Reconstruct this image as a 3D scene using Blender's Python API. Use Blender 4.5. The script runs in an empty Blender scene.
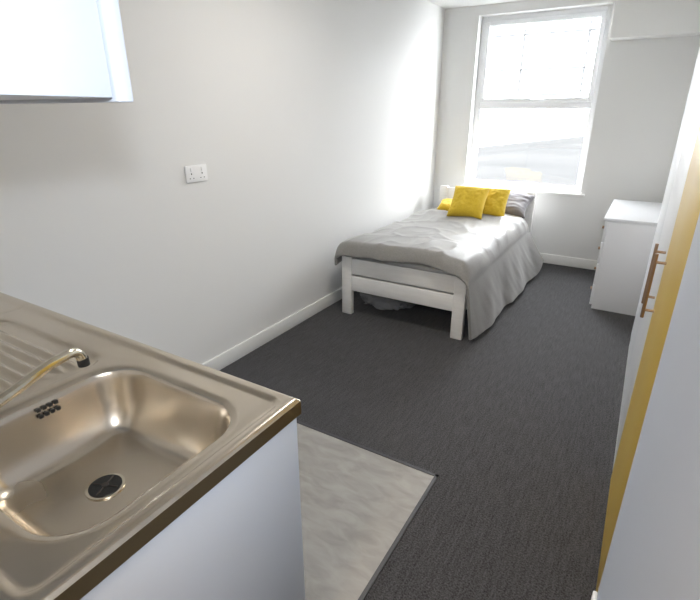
import bpy, bmesh, math, random
import numpy as np
from mathutils import Vector, Matrix, noise
random.seed(4)
scene = bpy.context.scene
col = scene.collection

# ------------------------------------------------------------------ materials
def mat(name, color=(0.8,0.8,0.8), rough=0.5, metal=0.0, spec=0.5, sheen=0.0, coat=0.0):
    m = bpy.data.materials.new(name); m.use_nodes = True
    b = m.node_tree.nodes['Principled BSDF']
    b.inputs['Base Color'].default_value = (*color, 1)
    b.inputs['Roughness'].default_value = rough
    b.inputs['Metallic'].default_value = metal
    b.inputs['Specular IOR Level'].default_value = spec
    b.inputs['Sheen Weight'].default_value = sheen
    b.inputs['Coat Weight'].default_value = coat
    return m
def nodes(m): return m.node_tree.nodes, m.node_tree.links, m.node_tree.nodes['Principled BSDF']
def add_noise(m, c1, c2, scale=10, detail=4, vscale=(1,1,1), bump=0.0, lo=0.3, hi=0.7, dist=0.01, distort=0.0, rot=0.0):
    n, l, b = nodes(m)
    tc = n.new('ShaderNodeTexCoord'); mp = n.new('ShaderNodeMapping'); mp.inputs['Scale'].default_value = vscale
    mp.inputs['Rotation'].default_value = (0,0,rot)
    nz = n.new('ShaderNodeTexNoise'); nz.inputs['Scale'].default_value = scale; nz.inputs['Detail'].default_value = detail
    nz.inputs['Distortion'].default_value = distort
    cr = n.new('ShaderNodeValToRGB')
    cr.color_ramp.elements[0].position = lo; cr.color_ramp.elements[0].color = (*c1,1)
    cr.color_ramp.elements[1].position = hi; cr.color_ramp.elements[1].color = (*c2,1)
    l.new(tc.outputs['Object'], mp.inputs['Vector']); l.new(mp.outputs[0], nz.inputs['Vector'])
    l.new(nz.outputs['Fac'], cr.inputs['Fac']); l.new(cr.outputs[0], b.inputs['Base Color'])
    if bump:
        bp = n.new('ShaderNodeBump'); bp.inputs['Strength'].default_value = bump; bp.inputs['Distance'].default_value = dist
        l.new(nz.outputs['Fac'], bp.inputs['Height']); l.new(bp.outputs[0], b.inputs['Normal'])
    return cr
M_wall = mat('wall_paint', (0.75,0.75,0.74), rough=0.6, spec=0.25)
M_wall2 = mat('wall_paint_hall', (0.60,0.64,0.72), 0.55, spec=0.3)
M_ceil = mat('ceiling_paint', (0.8,0.8,0.79), 0.8)
M_trim = mat('white_gloss_trim', (0.82,0.82,0.80), 0.35)
M_upvc = mat('upvc', (0.85,0.86,0.88), 0.3)
M_white = mat('white_melamine', (0.76,0.77,0.79), 0.3)
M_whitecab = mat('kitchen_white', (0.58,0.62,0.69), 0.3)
M_bed = mat('white_painted_wood', rough=0.45); add_noise(M_bed, (0.76,0.75,0.73), (0.82,0.81,0.79), 6, 3, (1,8,8))
M_yellow = mat('mustard_gloss', (0.62,0.42,0.07), 0.35)
M_handle = mat('bronze_handle', (0.40,0.27,0.18), 0.28, 0.95)
M_steeledge = mat('steel_edge_dark_reflection', (0.20,0.15,0.085), 0.28, 0.9)  # same steel, with the dark floor reflection painted into its colour
M_chrome = mat('chrome', (0.80,0.74,0.62), 0.12, 1.0)
M_black = mat('black_plastic', (0.015,0.015,0.015), 0.4)
M_darkmet = mat('dark_metal', (0.10,0.09,0.08), 0.35, 0.8)
M_socket = mat('socket_white', (0.85,0.85,0.85), 0.3)
M_strip = mat('threshold_strip', (0.045,0.045,0.05), 0.45)
M_mattress = mat('mattress_cloth', (0.75,0.74,0.72), 0.9)
M_steel = mat('brushed_steel', (0.69,0.62,0.525), 0.25, 1.0)
n,l,b = nodes(M_steel)
tc=n.new('ShaderNodeTexCoord')
nz=n.new('ShaderNodeTexNoise'); nz.inputs['Scale'].default_value=5; nz.inputs['Detail'].default_value=2
mr=n.new('ShaderNodeMapRange'); mr.inputs['To Min'].default_value=0.23; mr.inputs['To Max'].default_value=0.29
l.new(tc.outputs['Object'],nz.inputs['Vector']); l.new(nz.outputs['Fac'],mr.inputs['Value'])
l.new(mr.outputs[0],b.inputs['Roughness'])
# carpet
M_carpet = mat('carpet', rough=0.95, spec=0.15, sheen=0.1)
n,l,b = nodes(M_carpet)
tc=n.new('ShaderNodeTexCoord'); mp=n.new('ShaderNodeMapping'); mp.inputs['Scale'].default_value=(1,1,1)
n1=n.new('ShaderNodeTexNoise'); n1.inputs['Scale'].default_value=170; n1.inputs['Detail'].default_value=3
mp2=n.new('ShaderNodeMapping'); mp2.inputs['Scale'].default_value=(60,6,1)
n2=n.new('ShaderNodeTexNoise'); n2.inputs['Scale'].default_value=1.5; n2.inputs['Detail'].default_value=4
mx=n.new('ShaderNodeMath'); mx.operation='MULTIPLY_ADD'; mx.inputs[1].default_value=0.35
cr=n.new('ShaderNodeValToRGB'); cr.color_ramp.elements[0].position=0.45; cr.color_ramp.elements[0].color=(0.020,0.0195,0.0205,1)
cr.color_ramp.elements[1].position=0.95; cr.color_ramp.elements[1].color=(0.110,0.108,0.113,1)
l.new(tc.outputs['Object'],mp.inputs[0]); l.new(tc.outputs['Object'],mp2.inputs[0]); l.new(mp.outputs[0],n1.inputs['Vector']); l.new(mp2.outputs[0],n2.inputs['Vector'])
l.new(n2.outputs['Fac'],mx.inputs[0]); l.new(n1.outputs['Fac'],mx.inputs[2]); l.new(mx.outputs[0],cr.inputs[0]); l.new(cr.outputs[0],b.inputs['Base Color'])
bp=n.new('ShaderNodeBump'); bp.inputs['Strength'].default_value=0.5; bp.inputs['Distance'].default_value=0.004
l.new(n1.outputs['Fac'],bp.inputs['Height']); l.new(bp.outputs[0],b.inputs['Normal'])
M_vinyl = mat('vinyl', rough=0.4, spec=0.4)
add_noise(M_vinyl, (0.265,0.252,0.232), (0.375,0.36,0.335), 8, 12, (1.0,2.4,1), lo=0.28, hi=0.68, distort=0.7, rot=0.5)
M_duvet = mat('duvet_satin', rough=0.5, sheen=0.3); add_noise(M_duvet, (0.20,0.194,0.183), (0.24,0.233,0.222), 90, 3, (1,1,1))
M_pillow = mat('pillow_grey', (0.16,0.15,0.16), 0.7, sheen=0.3)
M_cush = mat('yellow_cushion_cloth', rough=0.8, sheen=0.1); add_noise(M_cush, (0.60,0.40,0.02), (0.72,0.50,0.03), 120, 2)
M_bag = mat('storage_bag_plastic', (0.35,0.35,0.36), 0.25)
n,l,b = nodes(M_bag); b.inputs['Transmission Weight'].default_value=0.3
M_glass = bpy.data.materials.new('window_glass'); M_glass.use_nodes=True
nt=M_glass.node_tree; nt.nodes.clear()
o=nt.nodes.new('ShaderNodeOutputMaterial'); mi=nt.nodes.new('ShaderNodeMixShader'); tr=nt.nodes.new('ShaderNodeBsdfTransparent'); gl=nt.nodes.new('ShaderNodeBsdfGlossy')
gl.inputs['Roughness'].default_value=0.02; mi.inputs[0].default_value=0.05
nt.links.new(tr.outputs[0],mi.inputs[1]); nt.links.new(gl.outputs[0],mi.inputs[2]); nt.links.new(mi.outputs[0],o.inputs[0])
M_facade = mat('pale_render_facade', (0.75,0.76,0.78), 0.8, spec=0.1)
M_facade2 = mat('facade_grey', (0.040,0.041,0.042), 0.9, spec=0.0)
M_roof = mat('grey_roof', rough=0.9, spec=0.0); add_noise(M_roof,(0.0305,0.031,0.031),(0.038,0.038,0.038),1.2,4,(0.4,3,1))
M_tarmac = mat('yard_paving', (0.4,0.4,0.4), 0.9)
M_lamp = bpy.data.materials.new('lamp_diffuser'); M_lamp.use_nodes=True
bb=M_lamp.node_tree.nodes['Principled BSDF']; bb.inputs['Emission Color'].default_value=(1,0.87,0.68,1); bb.inputs['Emission Strength'].default_value=4

# ------------------------------------------------------------------ helpers
def empty(name, loc=(0,0,0)):
    e = bpy.data.objects.new(name, None); e.location = loc; col.objects.link(e); e.empty_display_size=0.1
    return e
def link(name, me, parent=None):
    ob = bpy.data.objects.new(name, me); col.objects.link(ob)
    if parent is not None:
        ob.parent = parent; ob.matrix_parent_inverse = Matrix.Translation(parent.location).inverted()
    return ob
def bm_box(bm, x0,x1,y0,y1,z0,z1, mi=0):
    vs=[bm.verts.new(p) for p in [(x0,y0,z0),(x1,y0,z0),(x1,y1,z0),(x0,y1,z0),(x0,y0,z1),(x1,y0,z1),(x1,y1,z1),(x0,y1,z1)]]
    for f in [(0,3,2,1),(4,5,6,7),(0,1,5,4),(1,2,6,5),(2,3,7,6),(3,0,4,7)]:
        fc=bm.faces.new([vs[i] for i in f]); fc.material_index=mi
def boxes(name, lst, m, bevel=0, parent=None, seg=2):
    bm=bmesh.new()
    for b_ in lst: bm_box(bm,*b_)
    me=bpy.data.meshes.new(name)
    cs=[v.co.copy() for v in bm.verts]
    c=Vector([(min(p[i] for p in cs)+max(p[i] for p in cs))/2 for i in range(3)])
    for v in bm.verts: v.co-=c
    if bevel:
        bmesh.ops.bevel(bm, geom=bm.edges[:], offset=bevel, segments=seg, affect='EDGES', profile=0.5)
        for f in bm.faces: f.smooth=True
    bm.to_mesh(me); bm.free(); me.materials.append(m)
    if bevel:
        me.set_sharp_from_angle(angle=math.radians(50))
    ob=link(name, me, parent); ob.location=c
    return ob
def box(name,x0,x1,y0,y1,z0,z1,m,bevel=0,parent=None): return boxes(name,[(x0,x1,y0,y1,z0,z1)],m,bevel,parent)
def cyl(name, p0, p1, r, m, parent=None, seg=24, r2=None):
    p0=Vector(p0); p1=Vector(p1); d=p1-p0
    bm=bmesh.new(); bmesh.ops.create_cone(bm, cap_ends=True, segments=seg, radius1=r, radius2=r if r2 is None else r2, depth=d.length)
    me=bpy.data.meshes.new(name)
    for f in bm.faces: f.smooth=True
    bm.to_mesh(me); bm.free(); me.materials.append(m); me.set_sharp_from_angle(angle=math.radians(40))
    ob=link(name,me,parent); ob.rotation_euler=d.to_track_quat('Z','Y').to_euler(); ob.location=(p0+p1)/2
    return ob
def tube(name, pts, r, m, parent=None):
    cu=bpy.data.curves.new(name,'CURVE'); cu.dimensions='3D'; cu.bevel_depth=r; cu.bevel_resolution=6; cu.use_fill_caps=True
    sp=cu.splines.new('BEZIER'); sp.bezier_points.add(len(pts)-1)
    for bp_,p in zip(sp.bezier_points,pts):
        bp_.co=p; bp_.handle_left_type='AUTO'; bp_.handle_right_type='AUTO'
    cu.resolution_u=12; cu.materials.append(m)
    tmp=bpy.data.objects.new('tmp',cu); col.objects.link(tmp)
    dg=bpy.context.evaluated_depsgraph_get(); dg.update()
    me=bpy.data.meshes.new_from_object(tmp.evaluated_get(dg)); bpy.data.objects.remove(tmp)
    for p in me.polygons: p.use_smooth=True
    return link(name,me,parent)

# ------------------------------------------------------------------ dims
XL=-2.06; XR=0.30; XW=0.119; YB=5.28; ZC=2.47; YK=0.12; XK=-0.595; YN=1.32
box('floor', XL-0.1, 0.8, -1.7, YB+0.1, -0.06, 0.0, M_carpet)
vin=box('floor_vinyl', XL, -0.545, YK, 1.63, 0.0, 0.003, M_vinyl)
boxes('trim_threshold', [(XL,-0.533,1.63,1.645,0.0,0.006),(-0.548,-0.533,YK,1.645,0.0,0.006)], M_strip)
box('ceiling', XL-0.1, 0.8, -1.7, YB+0.25, ZC, ZC+0.1, M_ceil)
box('wall_left', XL-0.1, XL, -0.1, YB+0.1, 0, ZC, M_wall)
box('wall_kitchen', XL, XK, YK-0.1, YK, 0, ZC, M_wall)
box('wall_hall_left', XK-0.1, XK, -1.6, YK-0.1, 0, ZC, M_wall)
box('wall_hall_end', XK-0.1, 0.3, -1.7, -1.6, 0, ZC, M_wall)
box('wall_right_near', XW, XW+0.1, -1.6, YN, 0, ZC, M_wall2)
box('wall_right_far', XR, XR+0.1, 3.54, YB, 0, ZC, M_wall)
ox0,ox1,oz0,oz1=-1.70,-0.52,0.745,2.385
boxes('wall_back', [(XL-0.1,ox0,YB,YB+0.25,0,ZC),(ox1,0.8,YB,YB+0.25,0,ZC),(ox0,ox1,YB,YB+0.25,0,oz0),(ox0,ox1,YB,YB+0.25,oz1,ZC)], M_wall)
box('trim_boxing', -0.485, XR, YB-0.20, YB, 2.085, ZC, M_trim)
def baseb(name,x0,x1,y0,y1): return boxes(name,[(x0,x1,y0,y1,0,0.10)],M_trim,0.004)
baseb('baseboard_left', XL, XL+0.016, 0.74, YB-0.016)
baseb('baseboard_back', XL, XR, YB-0.016, YB)
baseb('baseboard_right', XW-0.014, XW, -1.58, YN-0.01)
# window
W=empty('window_1',((ox0+ox1)/2,YB+0.14,oz0))
fy0,fy1=YB+0.11,YB+0.17
f=0.05; zt=1.56
boxes('frame',[(ox0,ox0+f,fy0,fy1,oz0,oz1),(ox1-f,ox1,fy0,fy1,oz0,oz1),(ox0+f,ox1-f,fy0,fy1,oz0,oz0+f),(ox0+f,ox1-f,fy0,fy1,oz1-f,oz1),(ox0+f,ox1-f,fy0,fy1,zt-0.03,zt+0.03)],M_upvc,0.004,W)
s=0.04
a0,a1,b0,b1=ox0+f,ox1-f,zt+0.03,oz1-f
boxes('top_sash',[(a0,a0+s,fy0-0.015,fy1-0.01,b0,b1),(a1-s,a1,fy0-0.015,fy1-0.01,b0,b1),(a0+s,a1-s,fy0-0.015,fy1-0.01,b0,b0+s),(a0+s,a1-s,fy0-0.015,fy1-0.01,b1-s,b1)],M_upvc,0.004,W)
boxes('glazing_bead',[(a0,a0+0.015,fy0+0.005,fy1-0.01,oz0+f,zt-0.03),(a1-0.015,a1,fy0+0.005,fy1-0.01,oz0+f,zt-0.03)],M_upvc,0.002,W)
box('glass_upper',a0+s,a1-s,fy0+0.03,fy0+0.034,b0+s,b1-s,M_glass,0,W)
box('glass_lower',a0+0.015,a1-0.015,fy0+0.03,fy0+0.034,oz0+f,zt-0.03,M_glass,0,W)
box('handle_base',-1.13,-1.09,fy0-0.025,fy0-0.015,zt+0.035,zt+0.065,M_upvc,0.003,W)
box('handle_lever',-1.12,-1.0,fy0-0.045,fy0-0.025,zt+0.042,zt+0.058,M_upvc,0.004,W)
box('sill',ox0-0.04,ox1+0.04,YB-0.035,YB+0.0,oz0-0.022,oz0,M_trim,0.004,W)
box('board',ox0,ox1,YB-0.001,YB+0.11,oz0-0.001,oz0+0.006,M_trim,0,W)

# ------------------------------------------------------------------ kitchen base
K=empty('kitchen_base_cabinet',(-1.3,0.4,0))
KX1=-0.576
box('end_panel', KX1-0.018, KX1, YK+0.005, 0.720, 0.003, 0.857, M_whitecab, 0.001, K)
boxes('carcass', [(XL+0.01,KX1-0.018,YK+0.005,YK+0.015,0.12,0.70),(XL+0.01,KX1-0.018,YK+0.015,0.68,0.12,0.138),(XL+0.01,XL+0.028,YK+0.015,0.68,0.138,0.855)], M_whitecab, 0, K)
box('plinth', XL+0.01, KX1-0.018, 0.62, 0.635, 0.003, 0.12, M_whitecab, 0, K)
for i in range(3):
    w=(KX1-0.02-XL-0.012)/3; x0=XL+0.012+i*w
    box('cabinet_door_%d'%(i+1), x0+0.002, x0+w-0.002, 0.702,0.720,0.125,0.85, M_whitecab,0.002,K)
    box('pull_%d'%(i+1), x0+w-0.06,x0+w-0.048,0.72,0.74,0.65,0.80,M_chrome,0.003,K)
# sink worktop height-field
ST=0.90; sx0,sx1,sy0,sy1=XL+0.004,-0.572,YK+0.004,0.733
nx=int((sx1-sx0)/0.0036); ny=int((sy1-sy0)/0.0036)
xs=np.linspace(sx0,sx1,nx); ys=np.linspace(sy0,sy1,ny)
X,Y=np.meshgrid(xs,ys,indexing='ij')
def rr(X,Y,x0,x1,y0,y1,r):
    cx,cy=(x0+x1)/2,(y0+y1)/2; hx,hy=(x1-x0)/2-r,(y1-y0)/2-r
    qx=np.abs(X-cx)-hx; qy=np.abs(Y-cy)-hy
    return np.sqrt(np.maximum(qx,0)**2+np.maximum(qy,0)**2)+np.minimum(np.maximum(qx,qy),0)-r
def ss(a,b,x):
    t=np.clip((x-a)/(b-a),0,1); return t*t*(3-2*t)
Z=np.zeros_like(X)
dr=rr(X,Y,sx0+0.02,sx1-0.026,sy0+0.03,sy1-0.03,0.03)
Z-=0.006*ss(0.004,-0.010,dr)
d=rr(X,Y,-1.085,-0.64,0.225,0.632,0.095)
Z-=0.004*ss(0.018,0.004,d)
t=np.clip(-d/0.075,0,1)
Z-=0.145*(1-(1-t)**2.6)
R=np.sqrt((X+0.885)**2+(Y-0.43)**2)
Z-=0.010*ss(0.20,0.04,R)*ss(-0.03,-0.075,d)
dd=rr(X,Y,-1.66,-1.125,0.25,0.628,0.05)
Z-=0.009*ss(0.0,-0.014,dd)
rib=(np.sin((Y-0.25)*2*math.pi/0.034)*0.5+0.5)**1.5
Z+=0.007*rib*ss(-0.03,-0.05,dd)*ss(-1.16,-1.20,X)
Z-=0.003*np.exp(-((X+1.70)/0.004)**2)
for k in range(3):
    Zp=np.pad(Z,1,mode='edge')
    Z=(Zp[1:-1,1:-1]*4+Zp[:-2,1:-1]+Zp[2:,1:-1]+Zp[1:-1,:-2]+Zp[1:-1,2:])/8
de=np.minimum(sx1-X, np.minimum(sy1-Y, Y-sy0+0.01))
Z-=0.008*np.clip(1-de/0.010,0,1)**2
verts=np.stack([X,Y,Z+ST],-1).reshape(-1,3)
faces=[(i*ny+j,(i+1)*ny+j,(i+1)*ny+j+1,i*ny+j+1) for i in range(nx-1) for j in range(ny-1)]
me=bpy.data.meshes.new('sink_worktop'); me.from_pydata(verts.tolist(),[],faces)
bm=bmesh.new(); bm.from_mesh(me)
for fc in bm.faces: fc.smooth=True
be=[e for e in bm.edges if e.is_boundary]
r_=bmesh.ops.extrude_edge_only(bm,edges=be)
for v in [g for g in r_['geom'] if isinstance(g,bmesh.types.BMVert)]: v.co.z=ST-0.042
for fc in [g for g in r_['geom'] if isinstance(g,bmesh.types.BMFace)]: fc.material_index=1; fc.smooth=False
for e in be: e.smooth=False
bm.to_mesh(me); bm.free()
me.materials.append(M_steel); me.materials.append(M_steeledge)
SK=empty('kitchen_sink',(-1.3,0.4,ST))
so=link('worktop',me,SK)
zb=ST-0.006-0.004-0.145-0.010
cyl('waste_flange',(-0.885,0.43,zb-0.004),(-0.885,0.43,zb+0.003),0.040,M_chrome,SK,40)
cyl('waste_strainer',(-0.885,0.43,zb+0.003),(-0.885,0.43,zb+0.0045),0.034,M_black,SK,32)
for k in range(4):
    a=k*math.pi/2+0.4
    cyl('strainer_bar_%d'%k,(-0.885+0.006*math.cos(a),0.43+0.006*math.sin(a),zb+0.005),(-0.885+0.03*math.cos(a),0.43+0.03*math.sin(a),zb+0.005),0.0016,M_darkmet,SK,8)
cyl('strainer_hub',(-0.885,0.43,zb+0.003),(-0.885,0.43,zb+0.008),0.007,M_darkmet,SK,16)
boxes('overflow_slots',[(-1.079+0.005*r2,-1.0725+0.005*r2,0.415+0.013*c,0.424+0.013*c,0.868-0.015*r2,0.877-0.015*r2) for r2 in range(2) for c in range(4)],M_black,0.001,SK)
# tap (part of the sink unit)
zt0=ST-0.0095
cyl('tap_base',(-0.88,0.178,zt0),(-0.88,0.178,zt0+0.055),0.026,M_chrome,SK,32,0.022)
cyl('tap_body',(-0.88,0.178,zt0+0.055),(-0.88,0.178,zt0+0.10),0.021,M_chrome,SK,32)
tube('tap_spout',[(-0.88,0.178,0.985),(-0.885,0.21,1.005),(-0.912,0.33,1.028),(-0.940,0.43,1.038),(-0.952,0.468,1.03),(-0.955,0.478,1.010)],0.0105,M_chrome,SK)
cyl('tap_aerator',(-0.955,0.4785,1.012),(-0.955,0.479,0.995),0.012,M_black,SK,24)
for sgn in (-1,1):
    cyl('tap_valve_arm_%d'%(sgn+2),(-0.88,0.178,0.955),(-0.88+sgn*0.06,0.178,0.965),0.014,M_chrome,SK,24)
    cyl('tap_handle_%d'%(sgn+2),(-0.88+sgn*0.06,0.178,0.955),(-0.88+sgn*0.06,0.178,1.0),0.02,M_chrome,SK,8,0.017)
# wall cabinet
C=empty('kitchen_wall_cabinet',(-1.1,0.28,1.517))
box('cabinet_carcass',-1.60,-0.603,YK+0.002,0.412,1.517,2.235,M_whitecab,0.001,C)
box('cabinet_door_left',-1.60,-1.103,0.418,0.439,1.512,2.235,M_whitecab,0.002,C)
box('cabinet_door_right',-1.099,-0.598,0.418,0.439,1.512,2.235,M_whitecab,0.002,C)

# ------------------------------------------------------------------ sockets
def socket(y,z,w,gang):
    E=empty('wall_socket',(XL,y,z))
    box('plate',XL,XL+0.009,y-w/2,y+w/2,z-0.043,z+0.043,M_socket,0.003,E)
    for g in range(gang):
        yc=y-w/2+w*(g+0.5)/gang
        box('rocker_%d'%g,XL+0.009,XL+0.013,yc-0.006,yc+0.006,z+0.012,z+0.032,M_socket,0.001,E)
        boxes('pin_holes_%d'%g,[(XL+0.009,XL+0.0096,yc-0.003,yc+0.003,z-0.004,z+0.004),(XL+0.009,XL+0.0096,yc-0.015,yc-0.009,z-0.025,z-0.021),(XL+0.009,XL+0.0096,yc+0.009,yc+0.015,z-0.025,z-0.021)],M_black,0,E)
socket(1.82,1.195,0.146,2)
socket(4.93,1.205,0.086,1); socket(5.06,1.205,0.086,1)

# ------------------------------------------------------------------ wardrobe
WD=empty('wardrobe',(0.4,2.45,0))
box('carcass',XW+0.022,0.70,YN+0.002,3.53,0.08,ZC-0.002,M_white,0,WD)
box('plinth',XW+0.022,0.69,YN+0.002,3.53,0.0,0.08,M_trim,0,WD)
box('plinth_trim',XW+0.004,XW+0.0215,2.01,3.528,0.0,0.08,M_trim,0,WD)
box('door_panel_1',XW,XW+0.02,YN+0.004,2.005,0.012,2.40,M_yellow,0.002,WD)
box('door_panel_2',XW,XW+0.02,2.01,2.76,0.085,2.40,M_white,0.002,WD)
box('door_panel_3',XW,XW+0.02,2.765,3.528,0.085,2.40,M_white,0.002,WD)
def bar(nm,y,z0,z1):
    cyl(nm+'_bar',(XW-0.034,y,z0),(XW-0.034,y,z1),0.006,M_handle,WD,16)
    cyl(nm+'_post_a',(XW-0.034,y,z0+0.03),(XW+0.001,y,z0+0.03),0.005,M_handle,WD,12)
    cyl(nm+'_post_b',(XW-0.034,y,z1-0.03),(XW+0.001,y,z1-0.03),0.005,M_handle,WD,12)
bar('handle_1',1.93,0.80,1.04); bar('handle_2',2.09,0.80,1.04)

# ------------------------------------------------------------------ chest of drawers
CH=empty('chest_of_drawers',(0.05,4.55,0))
cx0,cx1,cy0,cy1,cz=-0.20,0.275,4.13,5.1,0.745
box('top',cx0-0.012,cx1,cy0-0.008,cy1+0.008,cz-0.022,cz,M_white,0.002,CH)
box('body',cx0+0.02,cx1,cy0,cy1,0.0,cz-0.022,M_white,0.001,CH)
nd=4; hh=(cz-0.022-0.03)/nd
for i in range(nd):
    z0=0.03+i*hh
    box('drawer_front_%d'%(i+1),cx0,cx0+0.019,cy0+0.003,cy1-0.003,z0+0.003,z0+hh-0.003,M_white,0.002,CH)
    for yy in (cy0+0.18,cy1-0.18):
        cyl('knob_%d_%d'%(i+1,int(yy*10)),(cx0-0.022,yy,z0+hh/2),(cx0+0.001,yy,z0+hh/2),0.012,M_handle,CH,16)

# ------------------------------------------------------------------ bed
B=empty('bed',(-1.385,4.0,0))
bx0,bx1,by0,by1=-1.885,-0.895,3.0,5.06
lw=0.085; lt=0.045
for nm,x0 in (('leg_1',bx0),('leg_2',bx1-lw)):
    box(nm,x0,x0+lw,by0,by0+lt,0,0.485,M_bed,0.005,B)
for nm,x0 in (('head_post_1',bx0),('head_post_2',bx1-lw)):
    box(nm,x0,x0+lw,by1-lt,by1,0,0.76,M_bed,0.005,B)
box('foot_rail_top',bx0+lw-0.01,bx1-lw+0.01,by0+0.010,by0+0.034,0.335,0.462,M_bed,0.004,B)
box('foot_rail_low',bx0+lw-0.01,bx1-lw+0.01,by0+0.010,by0+0.034,0.20,0.322,M_bed,0.004,B)
box('head_rail_top',bx0+lw-0.01,bx1-lw+0.01,by1-0.034,by1-0.01,0.60,0.745,M_bed,0.004,B)
box('head_rail_low',bx0+lw-0.01,bx1-lw+0.01,by1-0.034,by1-0.01,0.40,0.55,M_bed,0.004,B)
box('side_rail_left',bx0+0.01,bx0+0.035,by0+lt,by1-lt,0.20,0.33,M_bed,0.004,B)
box('side_rail_right',bx1-0.035,bx1-0.01,by0+lt,by1-lt,0.20,0.33,M_bed,0.004,B)
boxes('slats',[(bx0+0.035,bx1-0.035,3.10+i*0.14,3.17+i*0.14,0.28,0.295) for i in range(14)],M_bed,0,B)
mt=box('mattress',bx0+0.04,bx1-0.04,by0+0.05,by1-0.055,0.297,0.475,M_mattress,0.04,B)

def nz3(x,y,z=0): return noise.noise(Vector((x,y,z)))
def duvet():
    NY=170
    y0,y1=2.945,4.74
    L=bx0-0.035; Rr=bx1+0.035; zt_=0.54
    path=[]
    for k in range(8): path.append((L-0.01,0.40+0.12*k/8,0))
    top=70
    for k in range(5):
        a=math.pi*(1-0.5*(k)/4)
        path.append((L+0.04+0.05*math.cos(a),zt_-0.03+0.03*math.sin(a),0))
    for k in range(1,top):
        path.append((L+0.04+(Rr-L-0.14)*k/top,zt_,0))
    for k in range(12):
        a=math.pi/2*(1-k/11)
        path.append((Rr-0.10+0.10*math.cos(a),zt_-0.10+0.10*math.sin(a),0))
    nh=45
    for k in range(1,nh+1):
        t=k/nh
        path.append((Rr+0.045*t,zt_-0.10-(zt_-0.10-0.035)*t,t))
    n=len(path)
    V=[];F=[]
    for j in range(NY+1):
        v=j/NY; y=y0+(y1-y0)*v
        for i,(px,pz,h) in enumerate(path):
            x,z,yy=px,pz,y
            if h>0:
                rise=0.10*max(0,(v-0.90)/0.10)**1.2
                z=pz+rise*h
                fold=math.sin(y*11+1.5*nz3(y*1.8,0.3)*3+h*0.8)*0.4+0.6*nz3(y*5,h*1.2,2)+0.15*nz3(y*13-h*3,h*2,12)
                x+=0.030*fold*h**0.9+(0.02+0.08*v)*h
                yy+=0.02*nz3(y*4,h*2,5)*h+0.16*h*v**2
                if v<0.08: yy+=0.03*h*(1-v/0.08)
            else:
                cx=(x-L)/(Rr-L)
                puff=0.048*(math.sin(math.pi*min(max(cx,0),1))**0.6)
                w=min(1,max(0,(pz-0.40)/0.13))
                wr=0.024*nz3(x*2.2+y*1.0,y*1.8-x*1.2,1)+0.006*nz3(x*6+y*2,y*5-x*2,3)
                rg=1-abs(nz3(x*2.4-y*1.1,y*1.8+x*1.6,9))*2.6
                wr+=0.013*max(0,rg)**3
                rg2=1-abs(nz3(x*5.5+y*2.1,y*3.2-x*2.6,19))*3.2
                wr+=0.005*max(0,rg2)**2
                wr+=0.018*math.exp(-((v-0.83)/0.04)**2)
                z+=w*(puff+wr)
                x+=0.012*nz3(y*6,1.7)*(1 if i<13 else 0)
            e=(y-y0)
            if h==0 and e<0.09:
                tt=1-e/0.09
                z-=(0.090)*(tt**2.6)*min(1,max(0,(pz-0.40)/0.13))
            yy+= (0.016*nz3(x*5,0.5)+0.008*math.sin(x*9))*max(0,1-e/0.2)
            if h==0 and e<0.5: z+=0.026*math.sin(e/0.5*math.pi)*(0.8+0.5*nz3(x*3,y*2,4))
            V.append((x,yy,z))
    for j in range(NY):
        for i in range(n-1):
            a=j*n+i; F.append((a,a+1,a+n+1,a+n))
    me=bpy.data.meshes.new('duvet'); me.from_pydata(V,[],F)
    for p in me.polygons: p.use_smooth=True
    me.materials.append(M_duvet)
    ob=link('duvet',me)
    so_=ob.modifiers.new('sol','SOLIDIFY'); so_.thickness=0.022; so_.offset=-1
    su=ob.modifiers.new('sub','SUBSURF'); su.levels=1; su.render_levels=1
    return ob
duvet()

def cushion(name,w,h,th,m,loc,rot,seed=0,parent=None):
    N=36; V=[];F=[]
    for side in (1,-1):
        for i in range(N+1):
            for j in range(N+1):
                u=-1+2*i/N; v=-1+2*j/N
                pin=1-0.10*(1-v*v)*abs(u)**3; pin2=1-0.10*(1-u*u)*abs(v)**3
                t=(max(0,1-u**4)*max(0,1-v**4))**0.55
                x=u*w/2*pin; y=v*h/2*pin2
                z=side*th/2*t+0.012*nz3(u*2.2+seed,v*2.2,side)*t+0.006*nz3(u*6+seed,v*6,side+3)
                if abs(u)==1 or abs(v)==1: z=0.006*nz3(u*3+seed,v*3)
                V.append((x,y,z))
        o=0 if side==1 else (N+1)**2
        for i in range(N):
            for j in range(N):
                a=o+i*(N+1)+j
                f=(a,a+N+1,a+N+2,a+1)
                F.append(f if side==1 else f[::-1])
    me=bpy.data.meshes.new(name); me.from_pydata(V,[],F)
    bm=bmesh.new(); bm.from_mesh(me); bmesh.ops.remove_doubles(bm,verts=bm.verts,dist=0.0005)
    for fc in bm.faces: fc.smooth=True
    bm.to_mesh(me); bm.free(); me.materials.append(m)
    ob=link(name,me,parent); ob.location=loc; ob.rotation_euler=[math.radians(a) for a in rot]
    su=ob.modifiers.new('s','SUBSURF'); su.levels=1; su.render_levels=1
    return ob
cushion('pillow',0.66,0.34,0.14,M_pillow,(-1.22,4.87,0.645),(30,0,-3),1)
cushion('yellow_cushion',0.34,0.34,0.15,M_cush,(-1.375,4.42,0.715),(50,0,2),3)
cushion('yellow_cushion',0.30,0.32,0.13,M_cush,(-1.195,4.57,0.705),(50,0,4),6)
cushion('yellow_cushion',0.26,0.28,0.09,M_cush,(-1.60,4.62,0.632),(8,0,12),8)

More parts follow.
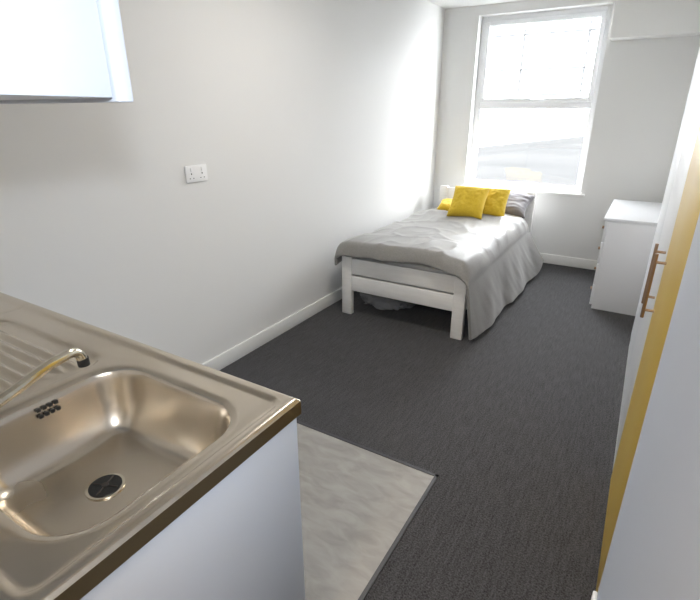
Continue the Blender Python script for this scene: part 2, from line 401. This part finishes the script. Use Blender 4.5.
# storage bag under bed
bm=bmesh.new(); bmesh.ops.create_icosphere(bm,subdivisions=5,radius=1)
for v in bm.verts:
    p=v.co.copy(); q=Vector([math.copysign(abs(c)**0.6,c) for c in p])
    dsp=1+0.16*(abs(noise.noise(p*3.0))*2-0.5)+0.06*noise.noise(p*9)
    v.co=Vector((q.x*0.22*dsp,q.y*0.24*dsp,max(q.z*dsp,-0.8)*0.085))
for fc in bm.faces: fc.smooth=True
me=bpy.data.meshes.new('storage_bag'); bm.to_mesh(me); bm.free(); me.materials.append(M_bag)
sb=link('storage_bag',me); sb.location=(-1.66,3.45,0.069)

# ------------------------------------------------------------------ outside
NB=empty('neighbour_building',(-1,14,-6))
boxes('facade',[(-9,7,14,20,-6,4.1)],M_facade,0,NB)
boxes('facade_bands',[(-9,7,13.93,14,z,z+0.035) for z in (1.9,2.5,3.3,3.8)]+[(x,x+0.04,13.95,14,1.95,4.1) for x in (-6.1,-4.6,-3.3,-1.8,-0.3)],M_facade2,0,NB)
bm=bmesh.new()
vs=[bm.verts.new(p) for p in [(-8,8.5,-0.1),(4,8.5,0.3),(4,11,1.75),(-8,11,0.15)]]; bm.faces.new(vs)
vs=[bm.verts.new(p) for p in [(-8,8.5,-6),(4,8.5,-6),(4,8.5,0.3),(-8,8.5,-0.1)]]; bm.faces.new(vs)
me=bpy.data.meshes.new('lower_roof'); bm.to_mesh(me); bm.free(); me.materials.append(M_roof); link('lower_roof',me,NB)
box('ground_outside',-20,20,5.8,40,-6.1,-6,M_tarmac)

# ------------------------------------------------------------------ unseen ceiling lamps, the bedroom one added as fill
def lamp(x,y,power,colr,r=0.16,nm='unseen_ceiling_lamp'):
    E=empty(nm,(x,y,ZC))
    cyl('base',(x,y,ZC-0.025),(x,y,ZC),r,M_trim,E,40)
    cyl('diffuser',(x,y,ZC-0.05),(x,y,ZC-0.025),r*0.85,M_lamp,E,40,r*0.93)
    L=bpy.data.lights.new('bulb','AREA'); L.shape='DISK'; L.size=r*1.7; L.energy=power; L.color=colr
    o=bpy.data.objects.new('bulb',L); col.objects.link(o); o.parent=E; o.location=(0,0,-0.06)
lamp(-1.0,2.2,15,(1,0.96,0.90))  # bedroom lamp added out of view to brighten the interior
lamp(-0.28,-0.9,20,(1,0.78,0.54))

# on-camera flash
F_=bpy.data.lights.new('flash_light','SPOT'); F_.energy=44; F_.shadow_soft_size=0.03; F_.color=(0.84,0.91,1.0)
F_.spot_size=math.radians(112); F_.spot_blend=1.0
fo=bpy.data.objects.new('flash_light',F_); col.objects.link(fo); fo.location=(0.03,0.0,1.64)
fo.rotation_euler=(math.radians(74),0,math.radians(38))
sun=bpy.data.lights.new('sun','SUN'); sun.energy=14; sun.angle=0.05
so2=bpy.data.objects.new('sun',sun); col.objects.link(so2); so2.rotation_euler=(math.radians(48),0,math.radians(15))
w=bpy.data.worlds.new('sky'); scene.world=w; w.use_nodes=True
bg=w.node_tree.nodes['Background']; bg.inputs[0].default_value=(0.94,0.97,1.0,1); bg.inputs[1].default_value=24
P=bpy.data.lights.new('window_portal','AREA'); P.shape='RECTANGLE'; P.size=ox1-ox0; P.size_y=oz1-oz0; P.cycles.is_portal=True
po=bpy.data.objects.new('window_portal',P); col.objects.link(po); po.location=((ox0+ox1)/2,YB+0.2,(oz0+oz1)/2); po.rotation_euler=(math.radians(-90),0,0)

scene.view_settings.view_transform='Standard'
scene.view_settings.exposure=0.12
# ------------------------------------------------------------------ camera
cam=bpy.data.cameras.new('camera'); co=bpy.data.objects.new('camera',cam); col.objects.link(co)
f_px=478.0; cam.sensor_fit='HORIZONTAL'; cam.sensor_width=36; cam.lens=f_px/700*36; cam.clip_start=0.02
pitch=math.atan(188/478.0); yaw=math.radians(31.1)
r=Vector((math.cos(yaw),math.sin(yaw),0)); fh=Vector((-math.sin(yaw),math.cos(yaw),0))
fw=fh*math.cos(pitch)-Vector((0,0,1))*math.sin(pitch); up=fh*math.sin(pitch)+Vector((0,0,1))*math.cos(pitch)
m3=Matrix((r,up,-fw)).transposed()
co.matrix_world=Matrix.Translation((0,0,1.5))@m3.to_4x4()
scene.camera=co
